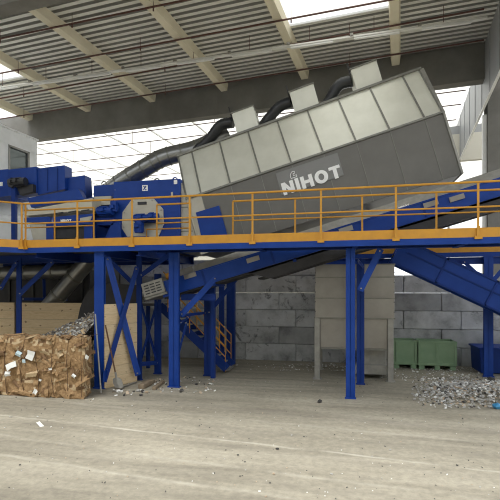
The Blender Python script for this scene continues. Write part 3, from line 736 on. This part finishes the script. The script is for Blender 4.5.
# control cabin
cab = thing('control_cabin', 'white control cabin with windows high at the left edge', 'cabin', (-11,17,0))
Zc = 17.5
def camp(u, v, Z):
    a = (u-250)/F; return Vector((Z*(-ST+a*CT), Z*(CT+a*ST), H+(HZ-v)*Z/F))
pc = camp(37,141,Zc)
dd = bld(0,1,0)-bld(0,0,0); ll = bld(1,0,0)-bld(0,0,0)
def CB(s, w, z): q = Vector((pc.x,pc.y,0))-dd*s-ll*w; return Vector((q.x,q.y,z))
ct = pc.z
m = MB()
for s0, s1, z0, z1 in ((0,6,4.2,6.55), (0,6,7.75,ct), (0,.38,6.5,7.8), (1.35,1.75,6.5,7.8), (2.9,6,6.5,7.8)):
    m.hexa([CB(s0,0,z0),CB(s1,0,z0),CB(s1,.12,z0),CB(s0,.12,z0),CB(s0,0,z1),CB(s1,0,z1),CB(s1,.12,z1),CB(s0,.12,z1)])
m.build('wall_panel', 'white', cab)
m = MB(); m.hexa([CB(0,.12,4.2),CB(.12,.12,4.2),CB(.12,3.5,4.2),CB(0,3.5,4.2),CB(0,.12,ct),CB(.12,.12,ct),CB(.12,3.5,ct),CB(0,3.5,ct)]); m.build('wall_panel', 'white', cab)
m = MB(); m.hexa([CB(-.05,-.05,ct),CB(6,-.05,ct),CB(6,3.5,ct),CB(-.05,3.5,ct),CB(-.05,-.05,ct+.06),CB(6,-.05,ct+.06),CB(6,3.5,ct+.06),CB(-.05,3.5,ct+.06)]); m.build('roof', 'white', cab)
m = MB(); m.hexa([CB(0,.1,4.1),CB(6,.1,4.1),CB(6,3.5,4.1),CB(0,3.5,4.1),CB(0,.1,4.2),CB(6,.1,4.2),CB(6,3.5,4.2),CB(0,3.5,4.2)]); m.build('base_frame', 'blue2', cab)
for s0, s1 in ((.38,1.35),(1.75,2.9)):
    m = MB()
    for a0,a1,z0,z1 in ((s0,s1,6.55,6.62),(s0,s1,7.68,7.75),(s0,s0+.07,6.55,7.75),(s1-.07,s1,6.55,7.75)):
        m.hexa([CB(a0,-.02,z0),CB(a1,-.02,z0),CB(a1,.1,z0),CB(a0,.1,z0),CB(a0,-.02,z1),CB(a1,-.02,z1),CB(a1,.1,z1),CB(a0,.1,z1)])
    f = m.build('window_frame', 'legsteel', cab)
    m = MB(); m.hexa([CB(s0,.05,6.6),CB(s1,.05,6.6),CB(s1,.07,6.6),CB(s0,.07,6.6),CB(s0,.05,7.7),CB(s1,.05,7.7),CB(s1,.07,7.7),CB(s0,.07,7.7)]); m.build('pane', 'glass', f)
for s, w in ((.3,.3),(5,.3),(.3,3.2),(5,3.2)):
    q = CB(s,w,0); m = MB(); m.box(q.x-.1,q.x+.1,q.y-.1,q.y+.1,0,4.1); m.build('leg', 'blue2', cab)

# ------------------------------------------------------------------ descending conveyor at right
dc = thing('descending_conveyor', 'blue conveyor sloping down to the right under the walkway', 'conveyor', (3.5,13.6,0))
A_, B_ = atY(394,263.6,13.2), atY(494,310,13.2); U_ = atY(452,260,13.2)
dx = (B_-A_).normalized(); nz = Vector((-dx.z,0,dx.x)); wd = (U_-A_).dot(nz)
def DC(s, y, t): q = A_+dx*s+nz*t; return Vector((q.x, y, q.z))
for y0 in (13.2, 14.0 -.06):
    m = MB(); m.fbox(DC, -.1, 5.6, y0, y0+.05, 0, wd); m.build('side_panel', 'blue', dc)
m = MB(); m.fbox(DC, -.1, 5.6, 13.17, 13.2, -.01, .04); m.fbox(DC, -.1, 5.6, 13.17, 13.2, wd-.05, wd); m.fbox(DC, .2, 5.6, 13.175, 13.2, wd*.55, wd*.60); m.build('rim', 'blue2', dc)
m = MB(); m.fbox(DC, -.1, 5.6, 13.26, 13.93, wd*.3, wd*.36); m.build('belt', 'rubber', dc)
for s in (1.2,2.6,4.0): m = MB(); m.fbox(DC, s, s+.05, 13.17, 13.2, 0, wd); m.build('panel_joint', 'blue2', dc)
for s, y in ((5.4,13.3),(5.4,13.9)):
    q = DC(s,y,0); m = MB(); m.box(q.x-.06,q.x+.06,y-.05,y+.05,0,q.z+.2); m.build('leg', 'blue', dc)

# blue container at the right
a = atY(481,347,14.5); m = MB(); m.box(a.x, a.x+1.6, 14.5, 15.5, .04, .78)
bx = thing('blue_bin', 'blue steel bin on the floor behind the right column', 'bin', (a.x+.8,15,0))
m = MB(); m.prism([(a.x,14.5,.03),(a.x+1.6,14.5,.03),(a.x+1.68,14.5,.78),(a.x-.04,14.5,.78)], (0,1.0,0)); m.build('body', 'blue2', bx, .015)
m = MB(); m.box(a.x-.08, a.x+1.72, 14.46, 15.54, .74, .79); m.build('rim', 'blue2', bx)
for x in (a.x+.15, a.x+1.3): m = MB(); m.box(x, x+.12, 14.55, 15.45, 0, .04); m.build('skid', 'dark', bx)

# ------------------------------------------------------------------ steel discharge hopper
hop = thing('discharge_hopper', 'square brushed steel hopper on four legs under the grey housing', 'hopper', (.6,13.6,0))
xa, xc = atY(315,300,12.75).x, atY(394.5,300,12.75).x
zt, zm, zb = 3.2, 1.72, .82
def hp(z0, z1, xa, xc, y0, y1, name, mat='steel', bev=.008): m = MB(); m.box(xa, xc, y0, y1, z0, z1); return m.build(name, mat, hop, bev)
zs = [zm, 2.27, 2.85, zt]
for z0, z1 in zip(zs, zs[1:]): hp(z0+.006, z1-.006, xa, xc, 12.75, 14.4, 'shell_panel')
for z in zs: hp(z-.015, z+.015, xa-.02, xc+.02, 12.73, 14.42, 'flange', 'galv_flange', 0)
hp(.88, zm-.02, xa+.14, xc-.14, 12.85, 14.3, 'lower_panel')
hp(.84, .88, xa+.12, xc-.12, 12.83, 14.32, 'flange', 'galv_flange', 0)
hp(.14, .40, .35, 1.35, 13.0, 14.0, 'outlet_box', 'legsteel'); hp(.38,.86,.5,1.2,13.15,13.85,'outlet_chute','legsteel')
for x, y in ((xa+.06,12.75),(xc-.10,12.75),(xa+.06,14.3),(xc-.10,14.3)):
    o = hp(0, zm, x-.075, x+.075, y-.02, y+.13, 'leg', 'legsteel'); m = MB(); m.box(x-.12, x+.12, y-.07, y+.18, 0, .02); m.build('foot_plate', 'legsteel', o)
m = MB()
for x in (xa+.01, xc-.01):
    for k in range(5): m.tube([(x, 12.73, 1.9+.27*k), (x, 12.76, 1.9+.27*k)], .015, 6)
m.build('bolt', 'dark', hop)

# ------------------------------------------------------------------ stairs
st = thing('steel_stairs', 'blue steel stairs with thin yellow handrails in front of the block wall', 'stairs', (-3.6,14,0))
pa, pb = atY(160,304,13.1), atY(227,372,13.1)
d_ = (pb-pa); L = d_.length; d_.normalize()
for y in (13.1, 13.8):
    m = MB(); m.bar((pa.x,y,pa.z-.05),(pb.x,y,.13), .03, .26, (0,0,1)); m.build('stringer', 'blue2', st)
    m = MB(); m.tube([(pa.x+.1,y,pa.z+1.0),(pb.x-.05,y,1.1),(pb.x-.05,y,0.05)], .016, 8)
    r = m.build('handrail', 'yellow', st)
    for k in (.38,.7): MB().tube([(pa.x+.1,y,pa.z+.05+k*.95),(pb.x-.05,y,.1+k)], .014, 8).build('mid_rail', 'yellow', r)
    for k in (.12,.45,.8):
        q = Vector((pa.x,y,pa.z)).lerp(Vector((pb.x,y,.1)), k); MB().tube([q, q+Vector((0,0,.98))], .017, 8).build('post', 'yellow', r)
n = 11
for k in range(n):
    q = pa.lerp(Vector((pb.x,13.1,0)), (k+.5)/n); m = MB(); m.box(q.x-.13, q.x+.15, 13.12, 13.78, q.z-.02, q.z+.015); m.build('tread', 'legsteel', st)
m = MB(); m.box(pa.x-1.2, pa.x+.05, 13.05, 13.85, pa.z-.06, pa.z+.02); m.build('landing', 'grate', st)
m = MB(); m.box(pa.x-.6, pa.x-.5, 13.4, 13.5, 0, pa.z-.06); m.build('leg', 'blue2', st)

# ------------------------------------------------------------------ green crates
def crate(x0, x1, y0, y1, label):
    t = thing('pallet_box', label, 'crate', ((x0+x1)/2,(y0+y1)/2,0), 'green plastic pallet boxes')
    h = .90; m = MB(); w = .05
    m.box(x0,x1,y0,y0+w,.14,h); m.box(x0,x1,y1-w,y1,.14,h); m.box(x0,x0+w,y0+w,y1-w,.14,h); m.box(x1-w,x1,y0+w,y1-w,.14,h); m.box(x0,x1,y0,y1,.12,.16)
    m.build('body', 'green', t, .012)
    m = MB()
    for z in (.86,.18): m.box(x0-.02,x1+.02,y0-.025,y0,z-.04,z+.04)
    xm = (x0+x1)/2
    for x in (x0+.03, xm, x1-.03): m.box(x-.04,x+.04,y0-.025,y0,.2,.84)
    for x in (x0+.3,): pass
    m.build('rib', 'green', t, .006)
    for x in (x0+.1, xm, x1-.1):
        m = MB(); m.box(x-.08,x+.08,y0,y1,0,.12); m.build('foot', 'green', t)
    m = MB(); m.box(x0+.06,x1-.06,y0+.06,y1-.06,.5,.8); m.build('contents', 'greybit', t)
xl = atY(418.5,350,14.95).x; xr = atY(456.5,350,14.95).x
crate(xl, xr, 14.95, 15.7, 'green plastic pallet box against the block wall, the right one of the two')
crate(xl-1.26, xl-.04, 15.0, 15.72, 'green plastic pallet box partly hidden behind the steel hopper leg, the left one of two')

# ------------------------------------------------------------------ timber partitions
def timber(pts, z1, label, th=.05, seam=None):
    t = thing('timber_partition', label, 'partition', (pts[0][0],pts[0][1],0), 'timber board partitions')
    a, b = Vector((*pts[0],0)), Vector((*pts[1],0)); n = 4; h = z1/n
    d = (b-a).normalized(); nn = Vector((-d.y,d.x,0))*th
    for k in range(n):
        m = MB(); g = .004
        m.hexa([a+Vector((0,0,k*h+g)),b+Vector((0,0,k*h+g)),b+nn+Vector((0,0,k*h+g)),a+nn+Vector((0,0,k*h+g)),a+Vector((0,0,k*h+h-g)),b+Vector((0,0,k*h+h-g)),b+nn+Vector((0,0,k*h+h-g)),a+nn+Vector((0,0,k*h+h-g))])
        m.build('board', 'ply', t)
    return t
q0, q1 = atY(-25,310,12.6), atY(14,310,12.6)
timber([(q0.x,12.6),(q1.x,12.6)], 2.10, 'timber board partition at the left edge, left of the thin blue post')
q0, q1 = atY(16.5,310,12.6), atY(93,310,12.6)
timber([(q0.x,12.6),(q1.x,12.6)], 2.10, 'wide timber board partition behind the bale and waste heap')
timber([(c1+.1,10.42),(c4-.02,11.46)], 2.14, 'timber board partition behind the shovel between two blue columns')
# black rubber curtain beside the heap
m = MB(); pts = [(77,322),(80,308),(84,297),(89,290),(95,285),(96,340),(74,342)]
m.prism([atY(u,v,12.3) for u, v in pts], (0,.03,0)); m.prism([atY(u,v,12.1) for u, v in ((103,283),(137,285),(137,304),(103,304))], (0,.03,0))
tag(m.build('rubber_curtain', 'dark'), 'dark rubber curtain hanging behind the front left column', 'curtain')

# ducts under the deck at left
t = thing('waste_duct', 'shiny diagonal round duct under the deck at left, above the timber partition', 'duct', (-8,13.1,2))
pts = [atY(46,310,13.1), atY(98,249,13.1)]
MB().tube(pts, .27, 20).build('pipe', 'duct', t)
for k in (.25,.55,.85):
    p = pts[0].lerp(pts[1], k); d = (pts[1]-pts[0]).normalized(); MB().tube([p-d*.03,p+d*.03], .29, 20).build('collar', 'galv_flange', t)
t = thing('waste_duct', 'shiny level round duct under the deck at left, behind the diagonal duct', 'duct', (-8.6,13.8,2.6))
pts = [atY(-20,274,13.75), atY(76,271,13.75)]
MB().tube(pts, .24, 20).build('pipe', 'duct', t)
for k in (.2,.5,.78):
    p = pts[0].lerp(pts[1], k); d = (pts[1]-pts[0]).normalized(); MB().tube([p-d*.03,p+d*.03], .26, 20).build('collar', 'galv_flange', t)

# dark bunker added under the deck behind the timber in place of shade
p, q = atY(-20,262,14.6), atY(90,262,14.6)
t = thing('shade_backing', 'made-up dark shade bunker under the deck at left, behind the shiny ducts', 'backing', ((p.x+q.x)/2,15,0))
m = MB(); m.box(p.x, q.x, 14.6, 15.5, .9, 3.25); m.build('body', 'dark', t, .01)
for k in range(5):
    x = p.x+.3+(q.x-p.x-.6)*k/4; m = MB(); m.box(x-.04, x+.04, 14.54, 14.6, .9, 3.25); m.build('rib', 'motor', t)
for x in (p.x+.1, q.x-.1): m = MB(); m.box(x-.08, x+.08, 14.7, 14.86, 0, .9); m.build('leg', 'dark', t)

# ------------------------------------------------------------------ cardboard bale
rng = random.Random(11)
bx0, bx1 = atY(-30,370,9.3).x, atY(84,370,9.3).x
bale = thing('cardboard_bale', 'large pressed bale of brown cardboard with white scraps, tied with wire', 'bale', ((bx0+bx1)/2,9.85,0))
nx, nz_, ny = 44, 22, 14
def balept(u, v, w):       # unit cube -> lumpy block
    x = bx0+(bx1-.28*w-bx0)*u; y = 9.3+.72*w; z = (1.38-.03*w)*v
    return Vector((x,y,z))
from mathutils import noise as mn
def lump(p): 
    q = p*3.1; d = Vector((mn.noise(q), mn.noise(q+Vector((7,3,1))), mn.noise(q+Vector((1,9,4)))))
    q2 = p*9; d2 = Vector((mn.noise(q2), mn.noise(q2+Vector((7,3,1))), mn.noise(q2+Vector((1,9,4)))))
    r = p+d*.075+d2*.03; r.z = max(r.z, .004); return r
m = MB()
def grid(fn, n1, n2):
    vs = [lump(fn(i/n1, j/n2)) for j in range(n2+1) for i in range(n1+1)]
    k = n1+1; o = len(m.v); m.v += vs
    for j in range(n2):
        for i in range(n1):
            q = [o+j*k+i, o+j*k+i+1, o+(j+1)*k+i+1, o+(j+1)*k+i]; m.f.append(q)
            c = (vs[j*k+i]); t_ = mn.noise(Vector((c.x*2.3, c.y*2.3, c.z*7.5)))+rng.uniform(-.25,.25)
            m.mi.append(0 if t_ < .12 else (1 if t_ < .38 else 2)); m.sm.append(False)
rc = lambda u: min(1,max(0,u))
grid(lambda u,v: balept(u,v,0), nx, nz_); grid(lambda u,v: balept(u,1,v), nx, ny); grid(lambda u,v: balept(1,v,u), ny, nz_); grid(lambda u,v: balept(0,v,u), ny, nz_); grid(lambda u,v: balept(u,v,1), nx, nz_); grid(lambda u,v: balept(u,0,v), nx, ny)
m.build('compressed_block', ['card1','card2','card3'], bale)
m = MB()
for k in range(170):
    face = rng.random()
    u, v, w = rng.random(), rng.random(), rng.random()
    if face < .68: p = balept(u, v, 0); nrm = (0,-1,.3); p.y -= rng.uniform(-.02,.03)
    elif face < .9: p = balept(u, 1, w*.7); nrm = (0,-.2,1); p.z += rng.uniform(-.02,.05)
    else: p = balept(1, v, w); nrm = (1,-.2,0)
    m.cur = rng.choice([0,0,0,0,0,1,2,2])
    p.z = max(p.z, .07)
    m.flap(p, rng.uniform(.14,.42), rng.uniform(.05,.16), rng, (nrm[0]*2.2,nrm[1]*2.2,nrm[2]*2.2), .3)
o = m.build('cardboard_flaps', ['card1','card2','card3'], bale); o['kind'] = 'stuff'
for u, v, w_, h_, mt in ((30,355,.20,.22,'paper'),(11,366,.17,.26,'paper'),(19,354,.15,.12,'paperblue'),(8,374,.14,.12,'paper'),(87,357,.10,.09,'paper'),(74,376,.10,.07,'paper'),(35,392,.12,.1,'paper'),(50,369,.10,.05,'paper'),(24,361,.08,.10,'paperblue'),(40,380,.08,.05,'paper')):
    p = atY(u,v,9.22); m = MB(); m.flap(p, w_, h_, rng, (0,-2,.2), .25); m.build('paper_scrap', mt, bale, 0, None, 'white paper scrap' if mt == 'paper' else 'bluish paper scrap')
for u in (5, 22, 37, 52, 67, 81):
    x = atY(u,370,9.25).x
    loop = [lump(Vector((x,9.28,.04))), lump(Vector((x,9.26,.5)))+Vector((0,-.03,0)), lump(Vector((x,9.26,.95)))+Vector((0,-.03,0)), lump(Vector((x,9.3,1.38)))+Vector((0,-.01,.03)), lump(Vector((x,9.95,1.38)))+Vector((0,0,.03))]
    MB().tube(loop, .007, 6).build('tie_wire', 'wire', bale)
# heap of shredded waste
m = MB()
def heapz(x, y):
    cx = -6.45
    d = max(0, (cx-x)); return max(0, 1.97-d*.42-abs(y-11.4)*.46)
gx0, gx1 = atY(10,330,11.5).x, atY(92.5,330,10.4).x-.08
for i in range(22):
    for j in range(9):
        x = gx0+(gx1-gx0)*i/22; x2 = gx0+(gx1-gx0)*(i+1)/22; y = 10.08+2.4*j/9; y2 = 10.08+2.4*(j+1)/9
        m.cur = 0; m.add([(x,y,heapz(x,y)),(x2,y,heapz(x2,y)),(x2,y2,heapz(x2,y2)),(x,y2,heapz(x,y2))], [(0,1,2,3)])
for k in range(2600):
    x = rng.uniform(gx0,gx1); y = rng.uniform(10.1,12.4); z = heapz(x,y)
    m.cur = rng.choice([0,0,0,0,1,2,2,3,3]); m.flap((x,y,z+rng.uniform(0,.05)), rng.uniform(.06,.2), rng.uniform(.02,.07), rng, (0,-.6,.8), .6)
tag(m.build('shredded_waste_heap', ['shred','paper','card2','greybit']), 'heap of dark shredded waste piled against the timber behind the bale', 'waste heap', None, 'stuff')

# ------------------------------------------------------------------ shovel, stick, timber offcuts
f0 = flo(118.5,389.5); h0 = f0+Vector((-.06,.02,.26)); h1 = atY(105.4,325,10.33)
sh = thing('shovel', 'shovel with brown wooden handle leaning on the timber between the blue columns', 'shovel', (f0.x,f0.y,0))
MB().tube([h0,h1], .019, 10).build('handle', 'wood_handle', sh)
dv = (h0-h1).normalized(); sx = Vector((1,0.1,0))
m = MB(); c = f0+Vector((.02,-.02,.02)); up = (h0-c)
rows = [(0,.05,0),(.12,.11,.02),(.5,.125,.035),(.85,.10,.02),(1.1,.03,0)]
vs = []
for t_, w_, cv in rows:
    pz = h0-Vector((0,0,.0))+ (c-h0)*t_*1.15; pz.z = max(pz.z,.012)
    for k in (-1,0,1): vs.append(pz+sx*w_*k+Vector((0,.5,.5))*(cv if k == 0 else 0)*-1+Vector((0,0,.03)) )
m.add(vs+[v+Vector((0,.008,.004)) for v in vs], [(i*3+k,i*3+k+1,i*3+k+4,i*3+k+3) for i in range(4) for k in range(2)]+[(15+i*3+k,15+i*3+k+3,15+i*3+k+4,15+i*3+k+1) for i in range(4) for k in range(2)])
m.build('blade', 'legsteel', sh, 0, None, 'grey steel blade')
MB().tube([h0+dv*.02, h0-dv*.18], .026, 10).build('socket', 'legsteel', sh)
fb = flo(101,393); ft = atY(95.3,314,10.22)
tag(MB().tube([Vector((fb.x,fb.y,.0)), ft], .02, 8).build('metal_rod', 'legsteel'), 'thin grey rod leaning against the front left blue column', 'rod')
for (u0,v0,u1,v1,w), lab in (((141,389,152,383.5,.16),'short thick brown timber offcut on the floor right of the shovel'), ((154,390,163,383,.10),'thin dark timber offcut on the floor, between thick offcut and blue column'), ((122,388,136,383,.05),'narrow grey batten on the floor beside the shovel blade')):
    a, b = flo(u0,v0), flo(u1,v1); m = MB(); z = Vector((0,0,w*.35+.004)); m.bar(a+z, b+z, w, w*.7)
    tag(m.build('timber_offcut', 'offcut' if w > .05 else 'legsteel', None, .008), lab, 'timber', 'timber offcuts by the columns')

# ------------------------------------------------------------------ litter
def bits(n, area, smin, smax, rng, mats, name, label, hz=lambda x, y: 0):
    m = MB()
    for k in range(n):
        x, y = area(rng); s = rng.uniform(smin, smax)*rng.choice([.6,.8,1,1.4]); m.cur = rng.randrange(len(mats)); z = hz(x, y)
        if rng.random() < .45: m.lump((x,y,z+s*.25), s*.5, rng)
        else: m.flap((x,y,z+s*.12+.005), s, s*.6, rng, (0,-.3,1), .4)
    return tag(m.build(name, mats), label, 'litter', None, 'stuff')
pc_ = flo(478, 392)
def area_pile(r):
    while True:
        u = r.uniform(412,540); v = r.gauss(392,7)
        if 376 < v < 409 and r.random() < min(1,(u-405)/50): q = flo(u,v); return q.x, q.y
def pile_h(x, y): return max(0, .16-((x-pc_.x-.9)/2.4)**2*.16-((y-pc_.y)/1.3)**2*.14)
gm = MB()
bits(3200, area_pile, .02, .075, rng, ['whitebit','greybit','greybit','tanbit','greybit','darkbit','greybit'], 'litter_pile', 'low spread of pale litter and rubble on the floor at right', pile_h)
def area_back(r):
    u = 236+244*r.random()**.6; v = r.uniform(364,371 if u < 380 else 381); q = flo(u,v); return q.x, q.y  # pale bits crowd to the right to stand in for sunlit floor
bits(700, area_back, .015, .06, rng, ['whitebit','greybit','whitebit','greybit'], 'litter_drift', 'thin drift of pale litter along the foot of the block wall, thickened at right as a sunlit patch')
def area_floor(r):
    u = r.uniform(-10,510); v = 380+120*r.random()**1.6; q = flo(u,v); return q.x, q.y
bits(520, area_floor, .008, .028, rng, ['darkbit','darkbit','greybit','darkbit','tanbit','whitebit'], 'floor_litter', 'tiny crumbs of litter scattered over the whole concrete floor')
def area_left(r):
    u = r.uniform(112,215); v = r.uniform(390,396) if u < 145 else r.uniform(377,394); q = flo(u,v); return q.x, q.y
bits(130, area_left, .03, .09, rng, ['darkbit','tanbit','greybit','whitebit'], 'litter_drift', 'crumbs of waste on the floor around the columns left of the middle')
q = flo(497,408.5); m = MB(); m.lump((q.x,q.y,.05), .09, rng); m.flap((q.x+.05,q.y-.03,.05), .16, .12, rng, (0,-.4,1)); tag(m.build('plastic_scrap', 'scrap_blue'), 'crumpled bright blue plastic scrap at the right edge of the litter', 'scrap')
for (u,v,r), lab in (((319.5,402.5,.06),'dark lump on the bare floor left of the tall blue column'), ((277,449.5,.03),'small dark lump on the floor in the middle foreground'), ((491,383,.14),'large dark lump on top of the litter at right')):
    q = flo(u,v); m = MB(); m.lump((q.x,q.y,r*.45), r*.9, rng); tag(m.build('rubble_lump', 'stone'), lab, 'rubble', 'loose dark lumps')
q = flo(40,426); m = MB(); m.flap((q.x,q.y,.03), .16, .07, rng, (0,-.4,1)); tag(m.build('paper_scrap', 'paper'), 'torn white paper scrap on the floor in front of the bale', 'paper')

# ------------------------------------------------------------------ light, world, camera
w = bpy.data.worlds.new('sky'); SC.world = w; w.use_nodes = True
bg = w.node_tree.nodes['Background']; bg.inputs[0].default_value = (.93,.97,1.0,1); bg.inputs[1].default_value = .8
sun = bpy.data.lights.new('sun', 'SUN'); sun.energy = 1.7; sun.angle = math.radians(25); sun.color = (1,.98,.94)
so = bpy.data.objects.new('sun', sun); COL.objects.link(so); so.rotation_euler = (math.radians(24), 0, math.radians(-20)); so.location = (0,-10,30)
cam = bpy.data.cameras.new('camera'); cam.sensor_width = 36; cam.lens = 36*F/500; cam.shift_y = (HZ-250)/500
cam.clip_end = 300
co = bpy.data.objects.new('camera', cam); COL.objects.link(co); co.location = (0,0,H); co.rotation_euler = (math.pi/2, 0, TH)
SC.camera = co
walk.location.z = .03; walk.location.x = -.05; walk.rotation_euler = (0, 0, math.radians(-1.0))
for o in COL.objects:
    if '_w' in o: del o['_w']
SC.view_settings.view_transform = 'Standard'; SC.view_settings.look = 'None'; SC.view_settings.gamma = 1; SC.view_settings.exposure = 1.12
try: SC.cycles.use_denoising = True
except Exception: pass
SC.cycles.filter_width = 1.1; SC.cycles.denoising_prefilter = 'ACCURATE'
SC.cycles.adaptive_threshold = .005
SC.cycles.max_bounces = 10; SC.cycles.diffuse_bounces = 6
